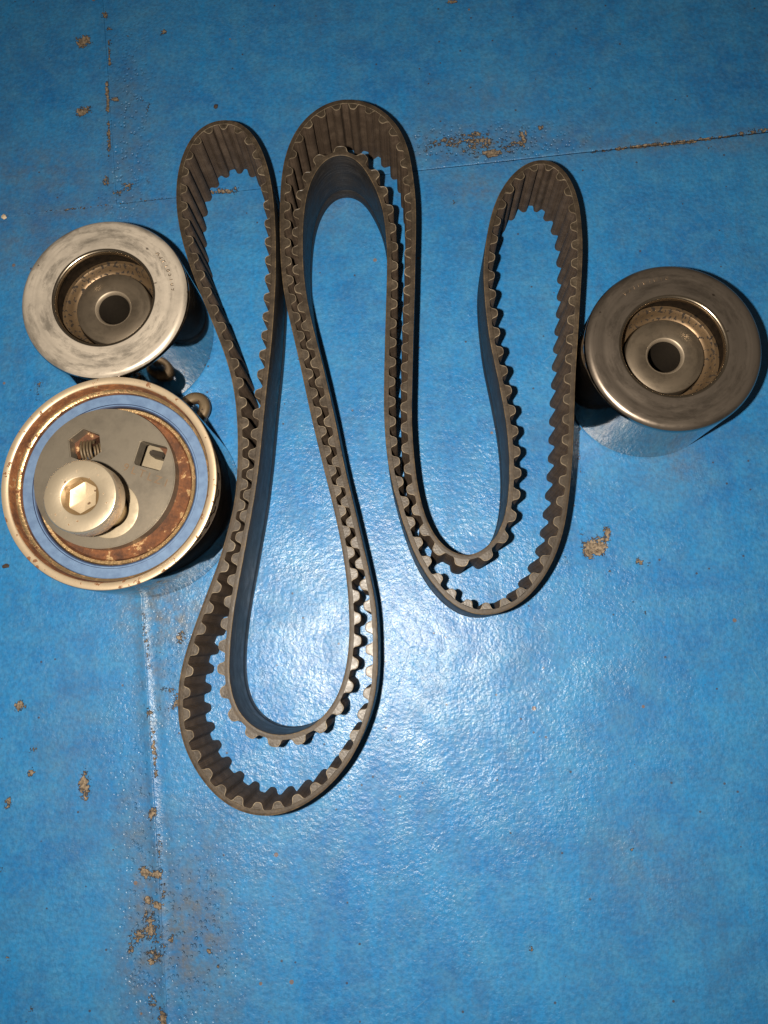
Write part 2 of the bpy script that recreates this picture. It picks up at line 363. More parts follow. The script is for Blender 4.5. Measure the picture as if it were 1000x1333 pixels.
PIT = [(250, 1220, 36, 60, 1), (195, 1200, 22, 60, .9), (187, 1075, 14, 60, .9), (620, 188, 90, 16, 1), (165, 170, 20, 90, .6), (215, 870, 24, 60, .5), (170, 1000, 18, 70, .4)]
SC_MM = H/F_PX
def floor_fields(X, Y):
    # the picture position of each floor point only locates the marks; the marks are fixed to the floor
    wear = np.zeros_like(X); dirt = np.zeros_like(X); pit = np.zeros_like(X)
    def blob(field, px, py, rx, ry, st, p=2):
        c = at(px, py); k = (c-Vector((0, 0, H))).length/H*SC_MM*1.02
        q = ((X-c.x)/(rx*k))**2+((Y-c.y)/(ry*k))**2
        np.maximum(field, st*np.exp(-0.5*q**(p/2)), out=field)
    for a in WEAR:
        if a[4] > 0: blob(wear, *a[:2], a[2]*0.8, a[3]*0.8, a[4], 3)
    for px, py, r, wd, st in RINGS:
        c = at(px, py); d = np.hypot(X-c.x, Y-c.y)-r*SC_MM*1.05
        ang = np.arctan2(Y-c.y, X-c.x)
        np.maximum(wear, st*np.exp(-0.5*(d/(wd*SC_MM))**2)*(0.72+0.28*np.cos(ang)), out=wear)
    for (a, b, wd, st) in LINES:
        A, B = at(*a), at(*b); ab = np.array([B.x-A.x, B.y-A.y]); L2 = ab@ab
        t = np.clip(((X-A.x)*ab[0]+(Y-A.y)*ab[1])/L2, 0, 1)
        d = np.hypot(X-A.x-t*ab[0], Y-A.y-t*ab[1])
        np.maximum(wear, st*np.exp(-0.5*(d/(wd*SC_MM))**2), out=wear)
    for a in DIRT: blob(dirt, *a)
    for a in PIT: blob(pit, *a)
    return wear, dirt, pit

floor = None
def build_floor():
    global floor
    bm = bmesh.new()
    bmesh.ops.create_cube(bm, size=1.0, matrix=Matrix.Translation((0, 0.05, -0.0135)) @ Matrix.Diagonal((1.9, 1.9, 0.012, 1)))
    bmesh.ops.bevel(bm, geom=bm.edges[:], offset=0.002, segments=2, affect='EDGES')
    floor = finish('floor', bm, 'core'); floor['kind'] = 'structure'
    floor['label'] = 'blue painted floor of butted sheets with chipped seams'
    step = 0.0011
    us = {-1: graded(-0.11, 0, step, 0.75, -1), 1: graded(0, 0.34, step, 0.85, 1)}
    vs = {-1: graded(-0.43, 0, step, 0.95, -1), 1: graded(0, 0.14, step, 0.75, 1)}
    for su in (-1, 1):
        for sv in (-1, 1):
            u = us[su]; v = vs[sv]
            # rounded sheet edge: the first few lines bunch up at the seam
            gap = 0.00003
            u = np.concatenate([[u[0]+su*g for g in (gap, gap+0.0001, gap+0.00025, gap+0.0005)], u[1:]])
            v = np.concatenate([[v[0]+sv*g for g in (gap, gap+0.0001, gap+0.00025, gap+0.0005)], v[1:]])
            U, V = np.meshgrid(u, v, indexing='ij')
            X = U+xs(V); Y = V+ys(X)
            for _ in range(8):
                X = U+xs(Y); Y = V+ys(X)
            wear, dirt, pit = floor_fields(X, Y)
            au, av = np.abs(U), np.abs(V)
            Z = np.zeros_like(X)
            lower = 1/(1+np.exp((Y-0.02)/0.02))                  # the bead is fuller along the lower run
            if su < 0:
                Z += (0.00022+0.00085*lower)*np.exp(-0.5*(au/0.0016)**2)
            else:
                Z += (0.00010+0.00016*lower)*np.exp(-0.5*(au/0.0011)**2) - (0.00012+0.00018*lower)*np.exp(-0.5*((au-0.0028)/0.0014)**2)
            right = 0.16+0.84/(1+np.exp(-(X-0.005)/0.02))                # the step fades out towards the left
            if sv > 0: Z += right*(0.00050+0.00016*np.exp(-0.5*(av/0.0035)**2))
            # worn rounded arrises
            if su < 0:
                q = np.clip((0.0007-au)/0.0007, 0, 1); Z -= (0.00012+0.00006*np.sin(Y*60))*q**2
            if sv > 0:
                q = np.clip((0.0009-av)/0.0009, 0, 1); Z -= right*0.00034*q**2
            # slight unevenness of the sheets
            sw = np.sin(X*38+1.3)*np.cos(Y*31+0.4)*0.00016 + np.sin(X*71-Y*47)*0.00008
            Z += sw
            Z -= np.clip(wear-0.4, 0, 0.5)*0.0006
            nu, nv = X.shape
            co = np.stack([X, Y, Z], -1).reshape(-1, 3)
            idx = np.arange(nu*nv).reshape(nu, nv)
            q = np.stack([idx[:-1, :-1], idx[1:, :-1], idx[1:, 1:], idx[:-1, 1:]], -1).reshape(-1, 4)
            if su*sv < 0: q = q[:, ::-1]
            # skirts on the two seam sides
            extra, ef, base = [], [], nu*nv
            for line in (idx[0, :], idx[:, 0]):
                low = co[line].copy(); low[:, 2] = -0.0074
                ids = base+len(extra)+np.arange(len(line)); extra.extend(low.tolist())
                ef.append(np.stack([line[:-1], line[1:], ids[1:], ids[:-1]], -1))
            co = np.concatenate([co, np.array(extra)])
            q = np.concatenate([q]+ef)
            me = bpy.data.meshes.new('panel')
            me.from_pydata(co.tolist(), [], q.tolist())
            pad = len(extra)
            for nm, fld in (('wear', wear), ('dirt', dirt), ('pit', pit)):
                a = me.attributes.new(nm, 'FLOAT', 'POINT')
                a.data.foreach_set('value', np.concatenate([fld.ravel(), np.zeros(pad)]).astype(np.float32))
            me.polygons.foreach_set('use_smooth', np.ones(len(me.polygons), dtype=bool))
            me.materials.append(M['floor']); me.update()
            o = bpy.data.objects.new('panel', me); COL.objects.link(o); o.parent = floor
build_floor()

# ------------------------------------------------------------------ the toothed belt
BH, BT, TH = 0.0300, 0.0018, 0.0027          # width of the belt, band thickness, tooth height
BACK = [  # smooth back of the belt along its upper edge, once round
 (290,154),(262,164),(243,188),(231,225),(229,262),(234,300),(245,340),(257,373),(269,402),(283,436),(296,472),(304.5,508),(308.5,544),(309.5,580),(308.7,616),
 (305.5,652),(297,688),(285,731),(272,765),(259,800),(246,836),(236,868),(231,902),(231,931),(236,963),(250,996),(272,1028),(297,1050),(326,1062),(351,1064),
 (383,1056),(411,1039),(435,1018),(456,991),(471,962),(481,936),(488,910),(492,877),(492,830),(489,783),(482.5,752),(475.5,720),(468,688),(459.5,652),(450.5,616),(436,544),(419.5,472),(402.5,404),
 (396,362),(394,326),(395,290),(398,262),(404,238),(414,218),(426,204),(440,199),(454,200),(466,208),(478,224),(488,244),(496,262),(500,283),(503,310),(504,334),(503,382),
 (501,446),(500,500),(500,542),(504,596),(510,628),(520,666),(533,705),(549,740),(570,769),(592,790),(616,801),(640,802),(665,794),(688,778),(710,750),
 (726,718),(736,682),(742,638),(746,590),(748,532),(749,494),(752,446),(755,398),(758,350),(759,318),(757,286),(752,254),(743,232),(730,214),(710,204),
 (691,208),(672,220),(656,240),(644,264),(637,289),(632,318),(629,344),(630,376),(633.6,414),(638,446),(645,478),(652,512),(657.6,542),(662,580),(663.5,612),
 (662.5,638),(659,666),(651,692),(637,711),(622,722),(610,727),(597,724),(582,716),(567,700),(555,676),(546,644),(541,612),(537,564),(536,532),(537,500),(538,446),(540,382),(541,334),
 (542,290),(541,254),(537,222),(531,190),(519,164),(499,143),(474,131),(448,128),(423,135),(398,153),(380,178),(369,211),(365,247),(364,290),(365.5,344),(370,385),(375,408),
 (390,472),(405.5,544),(423,616),(432,652),(440.3,688),(447,724),(452,760),(454.5,794),(455,830),(452,862),(446,890),(435,916),(420,935),(402,949),(380,957),(358,958.5),(338,952),
 (320,940),(308,924),(301,902),(298,877),(299,848),(302.6,812),(308,776),(316,735),(324,690),(331,652),(336,616),(340,580),(343.5,544),(347,508),(351,472),(354.5,436),(357,398),(359,362),
 (359,308),(357.5,272),(353,236),(346,207),(337,186),(326,169),(310,157)]
def belt_path():
    P = np.array([[*at(x, y, BH).xy] for x, y in BACK])
    n = len(P); out = []
    for i in range(n):                                   # centripetal Catmull-Rom
        p0, p1, p2, p3 = P[i-1], P[i], P[(i+1) % n], P[(i+2) % n]
        t0 = 0; t1 = t0+np.linalg.norm(p1-p0)**.5; t2 = t1+np.linalg.norm(p2-p1)**.5; t3 = t2+np.linalg.norm(p3-p2)**.5
        for t in np.linspace(t1, t2, 24, endpoint=False):
            a1 = (t1-t)/(t1-t0)*p0+(t-t0)/(t1-t0)*p1; a2 = (t2-t)/(t2-t1)*p1+(t-t1)/(t2-t1)*p2; a3 = (t3-t)/(t3-t2)*p2+(t-t2)/(t3-t2)*p3
            b1 = (t2-t)/(t2-t0)*a1+(t-t0)/(t2-t0)*a2; b2 = (t3-t)/(t3-t1)*a2+(t-t1)/(t3-t1)*a3
            out.append((t2-t)/(t2-t1)*b1+(t-t1)/(t2-t1)*b2)
    Q = np.array(out)
    def resample(Q, m):
        d = np.linalg.norm(np.roll(Q, -1, 0)-Q, axis=1); S = np.concatenate([[0], np.cumsum(d)])
        QQ = np.vstack([Q, Q[:1]]); s = np.linspace(0, S[-1], m, endpoint=False)
        return np.stack([np.interp(s, S, QQ[:, k]) for k in (0, 1)], 1), S[-1]
    m = 2800
    Q, L = resample(Q, m)
    ker = np.exp(-0.5*(np.arange(-14, 15)/5.0)**2); ker /= ker.sum()
    for _ in range(2):
        Q = sum(k*np.roll(Q, j, 0) for k, j in zip(ker, range(-14, 15)))
        Q, L = resample(Q, m)
    T = np.roll(Q, -2, 0)-np.roll(Q, 2, 0); T /= np.linalg.norm(T, axis=1)[:, None]
    Nn = np.stack([-T[:, 1], T[:, 0]], 1)
    return Q, T, Nn, L
BQ, BTAN, BN, BL = belt_path()
NB = len(BQ)
PITCH0 = 0.0079
NTEETH = int(round(BL/PITCH0))
def tooth_phase():
    """tooth count along the belt: even pitch, nudged so that facing runs mesh tooth into gap"""
    n = 700; s = np.arange(n)/n; p = BQ[(s*NB).astype(int)]; nn = BN[(s*NB).astype(int)]
    base = s*NTEETH
    pairs = []
    for i in range(n):
        q = p-p[i]; d = np.linalg.norm(q, axis=1); facing = (nn@nn[i] < -0.90) & (q@nn[i] > 0)
        lat = np.abs(q@np.array([nn[i][1], -nn[i][0]]))
        ok = facing & (d < 0.0105) & (lat < 0.0010)
        js = np.where(ok)[0]
        if len(js):
            j = js[np.argmin(lat[js])]
            if i < j: pairs.append((i, j))
    # group runs
    A = []; b = []
    def row(cs, val, wt):
        r = np.zeros(n);
        for k, c in cs: r[k] += c
        A.append(r*wt); b.append(val*wt)
    for i in range(n):
        i1 = (i+1) % n; row([(i1, 1), (i, -1)], NTEETH/n-(NTEETH if i1 == 0 else 0), 8.0)
    row([(0, 1)], 0, 1.0)
    runs = []
    for (i, j) in pairs:
        if runs and abs(runs[-1][-1][0]-i) < 12 and abs(runs[-1][-1][1]-j) < 12: runs[-1].append((i, j))
        else: runs.append([(i, j)])
    for r in runs:
        tot = np.mean([base[i]+base[j] for i, j in r]); tgt = round(tot-0.5)+0.5
        for i, j in r: row([(i, 1), (j, 1)], tgt, 1.0)
    sol = np.linalg.lstsq(np.array(A), np.array(b), rcond=None)[0]
    print('belt length', BL, 'teeth', NTEETH, 'runs', [len(r) for r in runs])
    return s, sol
PS, PPHI = tooth_phase()
def s_of_phase(k):
    # extend periodically
    ss = np.concatenate([PS-1, PS, PS+1]); pp = np.concatenate([PPHI-NTEETH, PPHI, PPHI+NTEETH])
    return np.interp(k, pp, ss)
def frame(s):
    f = (s % 1.0)*NB; i = int(f) % NB; j = (i+1) % NB; t = f-int(f)
    return BQ[i]*(1-t)+BQ[j]*t, BN[i]*(1-t)+BN[j]*t

def build_belt():
    c0 = Vector((float(BQ[:, 0].mean()), float(BQ[:, 1].mean()), 0))
    root = empty('timing_belt', c0, 'long black toothed rubber belt standing on edge in serpentine folds', 'timing belt')
    # --- band: cross-section (d from back, z, material of the strip to the next point)
    r = 0.00030
    sec = [(r, 0.0, 0), (0.00008, 0.00012, 0), (0.0, r, 0), (0.0, 0.0052, 0), (0.00018, 0.0055, 0), (0.00018, 0.0062, 0), (0.0, 0.0065, 0), (0.0, 0.012, 0), (0.0, 0.020, 0),
           (0.0, BH-r, 0), (0.00008, BH-0.00010, 2), (r, BH, 1), (0.00105, BH, 1), (0.00175, BH, 3), (BT-0.00008, BH-0.00005, 3), (BT, BH-0.00025, 4), (BT, 0.0002, 0), (BT-0.0003, 0.0, 0)]
    m = len(sec); co = []; uvs = []
    for i in range(NB):
        s = i/NB*BL; p = BQ[i]; nn = BN[i]
        dz = 0.00018*math.sin(s*37.0)+0.00012*math.sin(s*91+1)     # the cut edge is not perfectly even
        for d, z, _ in sec:
            zz = z+(dz if z > 0.025 else 0)
            co.append((p[0]+nn[0]*d-c0.x, p[1]+nn[1]*d-c0.y, zz))
    faces, mi, uv = [], [], []
    for i in range(NB):
        j = (i+1) % NB
        for k in range(m):
            k2 = (k+1) % m
            faces.append((i*m+k, i*m+k2, j*m+k2, j*m+k)); mi.append(sec[k][2])
            for (a, b) in ((i, k), (i, k2), (i+1, k2), (i+1, k)): uv.extend((a/NB*BL, sec[b][1]))
    me = bpy.data.meshes.new('band'); me.from_pydata(co, [], faces)
    me.polygons.foreach_set('material_index', mi); me.polygons.foreach_set('use_smooth', [True]*len(faces))
    ul = me.uv_layers.new(name='UVMap'); ul.data.foreach_set('uv', uv)
    for nm in ('rub_back', 'rub_edge', 'rub_line', 'fab_line', 'fabric'): me.materials.append(M[nm])
    bm = bmesh.new(); bm.from_mesh(me); bmesh.ops.recalc_face_normals(bm, faces=bm.faces)
    for e in bm.edges:
        if e.calc_face_angle(0.0) > math.radians(50): e.smooth = False
    bm.to_mesh(me); bm.free()
    o = bpy.data.objects.new('band', me); COL.objects.link(o); o.parent = root
    # --- teeth
    half = [(0.40, -0.03), (0.350, 0.03), (0.305, 0.13), (0.272, 0.30), (0.250, 0.50), (0.220, 0.70), (0.175, 0.87), (0.115, 0.965), (0.057, 0.995)]
    prof = [(-a, b) for a, b in half]+[(0, 1.0)]+[(a, b) for a, b in half[::-1]]
    cx_, cy_ = 0.0, 0.30
    rng2 = random.Random(3)
    for k in range(NTEETH):
        s0 = s_of_phase(k); p, nn = frame(s0)
        hz = 1.0+rng2.uniform(-0.05, 0.04); dzt = rng2.uniform(-0.00015, 0.0001)
        dsp = 0.00018*math.sin(s0 % 1*BL*37.0)+0.00012*math.sin((s0 % 1)*BL*91+1)
        def pt(a, b, z):
            sa = s_of_phase(k+a); q, nq = frame(sa); d = BT-0.00006+b*TH*hz
            return (q[0]+nq[0]*d, q[1]+nq[1]*d, z)
        ztop = BH+dsp+dzt-0.00006
        rings = []
        ins = lambda f: [(a*(1-f) + cx_*f, max(b*(1-f)+cy_*f, b if b < 0.0 else 0)) for a, b in prof]
        rings.append([pt(a, b, 0.0002) for a, b in prof])
        rings.append([pt(a, b, ztop-0.0004) for a, b in prof])
        rings.append([pt(a, b, ztop-0.0001) for a, b in ins(0.02)])
        rings.append([pt(a, b, ztop+0.00008) for a, b in ins(0.06)])
        rings.append([pt(a, b, ztop+0.00008) for a, b in ins(0.15)])
        rings.append([pt(a, b, ztop+0.00002) for a, b in ins(0.19)])
        cpt = pt(0, 0.28, ztop+0.00002)
        bm = bmesh.new(); uvl = bm.loops.layers.uv.new('UVMap')
        org = Vector((p[0], p[1], 0))
        R = [[bm.verts.new(Vector(v)-org) for v in ring] for ring in rings]
        mats = [0, 0, 1, 1, 2]
        for i in range(len(R)-1):
            for a in range(len(prof)-1):
                f = bm.faces.new((R[i][a], R[i][a+1], R[i+1][a+1], R[i+1][a])); f.material_index = mats[i]
                for lp in f.loops:
                    ii = i if lp.vert in R[i] else i+1; aa = R[ii].index(lp.vert)
                    lp[uvl].uv = (k*0.0079+prof[aa][0]*0.0079*1.6, rings[ii][aa][2])
        cv = bm.verts.new(Vector(cpt)-org)
        for a in range(len(prof)-1):
            f = bm.faces.new((R[-1][a], R[-1][a+1], cv)); f.material_index = 2
        f = bm.faces.new((R[-1][-1], R[-1][0], cv)); f.material_index = 2
        bm.faces.new([v for v in R[0]][::-1])
        t = finish('tooth', bm, ['fabric', 'fab_line', 'rub_tooth'], root, 20)
        t.location = org-c0
build_belt()

# ------------------------------------------------------------------ stamped lettering bent round a circle
def ring_text(body, rad, a_start, a_end, size, z, parent, mat):
    bm = bmesh.new()
    for i, ch in enumerate(body):
        if ch == ' ': continue
        cu = bpy.data.curves.new('char', 'FONT'); cu.body = ch; cu.size = size; cu.extrude = 0.00006; cu.align_x = 'CENTER'
        cu.resolution_u = 3
        ob = bpy.data.objects.new('char', cu); COL.objects.link(ob)
        dg = bpy.context.evaluated_depsgraph_get(); me = bpy.data.meshes.new_from_object(ob.evaluated_get(dg))
        a = math.radians(a_start+(a_end-a_start)*i/(len(body)-1))
        mat4 = Matrix.Translation((rad*math.cos(a), rad*math.sin(a), z)) @ Matrix.Rotation(a-math.pi/2, 4, 'Z') @ Matrix.Translation((0, -size*0.35, 0)) @ Matrix.Diagonal((0.85, 1.0, 1, 1))
        me.transform(mat4); bm.from_mesh(me)
        bpy.data.objects.remove(ob); bpy.data.curves.remove(cu); bpy.data.meshes.remove(me)
    return finish('stamped_lettering', bm, mat, parent, 30)

# ------------------------------------------------------------------ idler rollers
T = 0.0400
def idler(ctr, R, label, text, a0, a1, plate):
    root = empty('idler_roller', ctr, label, 'idler roller', 'pair of steel idler rollers')
    fr, hr = 0.0026, R*0.580
    sh = [(R-0.0016, 0.0, 3), (R-0.0012, 0.0005, 3), (R-0.0005, 0.0007, 3), (R, 0.0012, 0)]
    sh += [(R, z, 0) for z in (0.008, 0.014, 0.020, T-fr-0.0004)]
    sh += [(a, b, 0 if i < 3 else 1) for i, (a, b, _) in enumerate(arc_pts(R-fr, T-fr, fr, 0, 86, 8))]
    sh += [(R-fr-0.0012, T-0.00002, 1), (R-0.0055, T-0.00010, 1), (R-0.0062, T-0.00022, 1), (R-0.0075, T-0.00020, 1), (R-0.0092, T-0.00012, 1), (hr+0.0012, T-0.00005, 2)]
    sh += [(a, b, 2) for a, b, _ in arc_pts(hr+0.0008, T-0.0009, 0.0008, 90, 180, 5)]
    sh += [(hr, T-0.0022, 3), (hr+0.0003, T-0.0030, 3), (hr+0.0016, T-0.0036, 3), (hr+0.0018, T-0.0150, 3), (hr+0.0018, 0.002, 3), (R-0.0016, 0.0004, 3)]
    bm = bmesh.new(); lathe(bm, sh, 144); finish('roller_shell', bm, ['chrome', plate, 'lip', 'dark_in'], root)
    hb = R*0.455
    # bearing outer ring, seal well and hub with its bore
    ro = [(hr+0.0016, T-0.0104, 0), (hr+0.0002, T-0.0101, 0), (hr-0.0006, T-0.0108, 0), (hr-0.0012, T-0.0126, 0), (hb+0.0018, T-0.0133, 0), (hb+0.0008, T-0.0138, 0), (hb+0.0006, T-0.018, 0),
          (hb+0.0006, 0.003, 0), (hr+0.0016, 0.003, 0)]
    bm = bmesh.new(); lathe(bm, ro, 112, close=True); finish('bearing_ring', bm, 'tan', root, 40)
    bo = R*0.190
    hbp = [(0.0001, 0.0002, 3), (0.0001, 0.0012, 3), (bo, 0.0012, 2), (bo, T-0.0112, 1), (bo+0.0007, T-0.0102, 1), (bo+0.0011, T-0.0100, 0), (hb-0.0006, T-0.0100, 0), (hb-0.0001, T-0.0104, 0), (hb, T-0.0112, 0), (hb, 0.0005, 0)]
    bm = bmesh.new(); lathe(bm, hbp, 96, close=True); finish('hub', bm, ['hub', 'chamfer', 'bore', 'dark_in'], root, 40)
    ring_text(text, R*0.835, a0, a1, 0.0029, T-0.00014, root, 'stamp')
    return root

def rad_of(p_l, p_r, z):
    return (at(*p_l, z)-at(*p_r, z)).length/2
RI = 0.0323
TT = 0.0415                                  # the tensioner stands taller than the rollers
cl = at(134.5, 387, T); cr = at(877.5, 450, T); ct = at(141, 626, TT)
RT = rad_of((0, 630), (283, 624), TT)
print('radii', RI, RT, 'gap', (cl-ct).length-RI-RT)
gap = (cl-ct).length-RI-RT
if gap < 0.0002:
    d = (cl-ct).normalized(); cl = cl+d*(0.0002-gap)*0.6; RT += (gap-0.0002)*0.4
cl.z = cr.z = ct.z = 0
idler(cl, RI, 'bright steel idler roller touching the larger rusty tensioner wheel', 'A2P185109', 41, 6, 'plate_bright')
idler(cr, RI, 'darker steel idler roller standing alone against the belt', 'V21P0YU18', 129, 92, 'plate')

# ------------------------------------------------------------------ tensioner
def build_tensioner():
    root = empty('belt_tensioner', ct, 'wide rusty belt tensioner wheel with blue seal and grey eccentric disc', 'belt tensioner')
    R = RT; k = R/0.0400
    sh = [(R-0.0022, 0.0, 0), (R-0.0008, 0.0006, 0), (R, 0.0020, 0), (R, 0.010, 0), (R, 0.020, 0), (R, TT-0.0009, 0), (R-0.0002, TT-0.0005, 1), (R-0.0004, TT-0.0001, 1), (R-0.0008, TT, 1),
          (R-0.0026*k, TT-0.00005, 1), (R-0.0030*k, TT-0.0004, 2), (R-0.0034*k, TT-0.0016, 2), (R-0.0036*k, TT-0.0030, 2), (R-0.0037*k, TT-0.0042, 3), (R-0.0042*k, TT-0.0049, 3), (R-0.0048*k, TT-0.0052, 2), (R-0.0049*k, TT-0.0066, 2),
          (R-0.0049*k, 0.003, 2), (R-0.0022, 0.0012, 2)]
    bm = bmesh.new(); lathe(bm, sh, 160, close=True); finish('roller_shell', bm, ['chrome', 'rim', 'rust', 'rust_gold'], root, 40)
    so, si = R-0.0049*k+0.0001, 0.0302*k
    z = TT-0.0066
    se = [(so, z-0.0004, 0), (so-0.0004, z, 0), (si+0.0014, z-0.0002, 0), (si+0.0012, z-0.0002, 1), (si+0.0010, z-0.00055, 0), (si+0.0006, z-0.00055, 0), (si+0.0004, z-0.0002, 1), (si, z-0.0004, 1), (si, z-0.0030, 1), (so, z-0.0030, 1)]
    bm = bmesh.new(); lathe(bm, se, 144, close=True); finish('seal_ring', bm, ['seal', 'seal_edge'], root, 40)
    ir = [(si-0.0001, z-0.0016, 1), (si-0.0006, z-0.0010, 1), (si-0.0016, z-0.0012, 0), (si-0.0024, z-0.0022, 0), (si-0.006, z-0.0028, 0), (si-0.0090, z-0.0030, 0), (si-0.0090, z-0.008, 0), (si-0.0001, z-0.008, 0)]
    bm = bmesh.new(); lathe(bm, ir, 144, close=True); finish('inner_ring', bm, ['rust_in', 'rust_gold'], root, 40)
    # back plate seen through the holes of the disc
    zp = TT-0.0200
    bp = [(0.0, zp, 0), (si-0.0095, zp, 0), (si-0.0088, zp-0.0004, 0), (si-0.0088, zp-0.002, 0), (0.0, zp-0.002, 0)]
    bm = bmesh.new(); lathe(bm, bp, 72); finish('back_plate', bm, 'cream', root, 40)
    # eccentric disc
    zd = TT-0.0042
    dc = at(135.5, 621.5, zd)-ct; rd = 0.5*((at(43, 618, zd)-at(227.5, 625, zd)).length+(at(139, 531, zd)-at(128, 712, zd)).length)/2
    lim = si*0.999-math.hypot(dc.x, dc.y); rd = min(rd, lim+0.0006)
    bl = at(144, 664, zd)-ct
    hx_ = at(110.5, 580, zd)-ct; sq = at(196, 593, zd)-ct
    loops = []
    n = 120; loops.append([(dc.x+rd*math.cos(2*math.pi*i/n), dc.y+rd*math.sin(2*math.pi*i/n)) for i in range(n)])
    rh = 0.0066; loops.append([(hx_.x+rh*math.cos(math.radians(60*i+40)), hx_.y+rh*math.sin(math.radians(60*i+40))) for i in range(6)])
    sqr = []; hw, hh, cr_ = 0.0053, 0.0047, 0.0011; ra = math.radians(-15)
    for (sx, sy, a0) in ((1, 1, 0), (-1, 1, 90), (-1, -1, 180), (1, -1, 270)):
        for j in range(5):
            a = math.radians(a0+22.5*j); x = sx*(hw-cr_)+cr_*math.cos(a); y = sy*(hh-cr_)+cr_*math.sin(a)
            sqr.append((sq.x+x*math.cos(ra)-y*math.sin(ra), sq.y+x*math.sin(ra)+y*math.cos(ra)))
    loops.append(sqr)
    loops.append([(bl.x+0.0074*math.cos(2*math.pi*i/48), bl.y+0.0074*math.sin(2*math.pi*i/48)) for i in range(48)])
    bm = bmesh.new(); es = []
    for lp in loops:
        vs_ = [bm.verts.new((x, y, zd)) for x, y in lp]
        es += [bm.edges.new((vs_[i], vs_[(i+1) % len(vs_)])) for i in range(len(vs_))]
    bmesh.ops.triangle_fill(bm, use_beauty=True, use_dissolve=False, edges=es)
    ret = bmesh.ops.extrude_face_region(bm, geom=bm.faces[:])
    for v in [g for g in ret['geom'] if isinstance(g, bmesh.types.BMVert)]: v.co.z -= 0.0062
    bmesh.ops.recalc_face_normals(bm, faces=bm.faces)
    edge = [e for e in bm.edges if len(e.link_faces) == 2 and e.calc_face_angle(0) > 1.0 and all(abs(v.co.z-zd) < 1e-6 for v in e.verts)]
    bmesh.ops.bevel(bm, geom=edge, offset=0.00035, segments=2, affect='EDGES', clamp_overlap=True)
    disc = finish('eccentric_disc', bm, 'disc', root, 30)
    # pale seat under the bolt
    rs = [(0.0070, zd+0.00005, 0), (0.0070, zd+0.00035, 0), (0.0100, zd+0.00035, 0), (0.0104, zd+0.0002, 0), (0.0105, zd-0.0003, 0), (0.0072, zd-0.0003, 0)]
    bm = bmesh.new(); lathe(bm, rs, 80, bl.x, bl.y, close=True); finish('bolt_seat', bm, 'cream', root, 40)
    # coil spring seen down the hexagonal hole
    bm = bmesh.new(); npt = 170; turns = 4.2; axis = Vector((1, 0.12, 0)).normalized(); side = Vector((-0.12, 1, 0)).normalized(); up = Vector((0, 0, 1))
    prev = None
    for i in range(npt):
        a = 2*math.pi*turns*i/npt; c = hx_+Vector((0, 0, TT-0.0130-hx_.z))+axis*(-0.0036+0.0050*i/npt)+(side*math.cos(a)+up*math.sin(a))*0.0046
        rv = (side*math.cos(a)+up*math.sin(a)); ring = [bm.verts.new(c+(rv*math.cos(b)+axis*math.sin(b))*0.00052) for b in [2*math.pi*q/8 for q in range(8)]]
        if prev:
            for q in range(8): bm.faces.new((prev[q], prev[(q+1) % 8], ring[(q+1) % 8], ring[q]))
        prev = ring
    finish('coil_spring', bm, 'brass', root, 60)
    # little stop bar inside the square hole; near-black colour paints in recess shade
    bm = bmesh.new()
    bmesh.ops.create_cube(bm, size=1, matrix=Matrix.Translation((sq.x-0.0008, sq.y+0.0030, TT-0.0170)) @ Matrix.Rotation(ra, 4, 'Z') @ Matrix.Diagonal((0.006, 0.0022, 0.008, 1)))
    bmesh.ops.bevel(bm, geom=bm.edges[:], offset=0.0005, segments=2, affect='EDGES'); finish('stop_bar', bm, 'bore', root)
    # faded rusty stamp on the disc
    bm = bmesh.new()
    for i, ch in enumerate('9LTLZI'):
        cu = bpy.data.curves.new('char', 'FONT'); cu.body = ch; cu.size = 0.0042; cu.align_x = 'CENTER'; cu.extrude = 0.00003; cu.resolution_u = 3
        ob = bpy.data.objects.new('char', cu); COL.objects.link(ob)
        dg = bpy.context.evaluated_depsgraph_get(); me = bpy.data.meshes.new_from_object(ob.evaluated_get(dg))
        p = at(164+10.4*i, 609+4.1*i, zd)-ct
        me.transform(Matrix.Translation((p.x, p.y, zd+0.00003)) @ Matrix.Rotation(math.radians(-18), 4, 'Z') @ Matrix.Translation((0, -0.0012, 0))); bm.from_mesh(me)
        bpy.data.objects.remove(ob); bpy.data.curves.remove(cu); bpy.data.meshes.remove(me)
    finish('stamped_lettering', bm, 'ink', root)
    # stop lug: a bent eye on the back plate, beyond the wheel
    zl = 0.0075; lc = at(253.5, 532, zl)-ct; bm = bmesh.new(); prev = None; first = None
    out = Vector((lc.x, lc.y, 0)).normalized(); tn = Vector((-out.y, out.x, 0))
    path = []
    base = Vector((lc.x, lc.y, zl))
    for q in range(7): path.append(base+tn*0.0042-out*(0.0100-0.0100*q/6))
    for q in range(1, 18):
        a = math.pi*q/18; path.append(base+tn*(0.0042*math.cos(a))+out*(0.0046*math.sin(a)))
    for q in range(7): path.append(base-tn*0.0042-out*(0.0100*q/6))
    for i, c in enumerate(path):
        t = (path[min(i+1, len(path)-1)]-path[max(i-1, 0)]).normalized(); sd = Vector((-t.y, t.x, 0))
        ring = [bm.verts.new(c+sd*0.0023*math.copysign(abs(math.cos(b))**0.7, math.cos(b))+Vector((0, 0, 0.0022*math.copysign(abs(math.sin(b))**0.7, math.sin(b))))) for b in [2*math.pi*j/14 for j in range(14)]]
        if prev:
            for j in range(14): bm.faces.new((prev[j], prev[(j+1) % 14], ring[(j+1) % 14], ring[j]))
        else: first = ring
        prev = ring
    bm.faces.new(first); bm.faces.new(prev[::-1])
    finish('stop_lug', bm, 'brass', root, 60)

    # --- the bolt standing in it: a thing of its own
    wx, wy = ct.x+bl.x, ct.y+bl.y
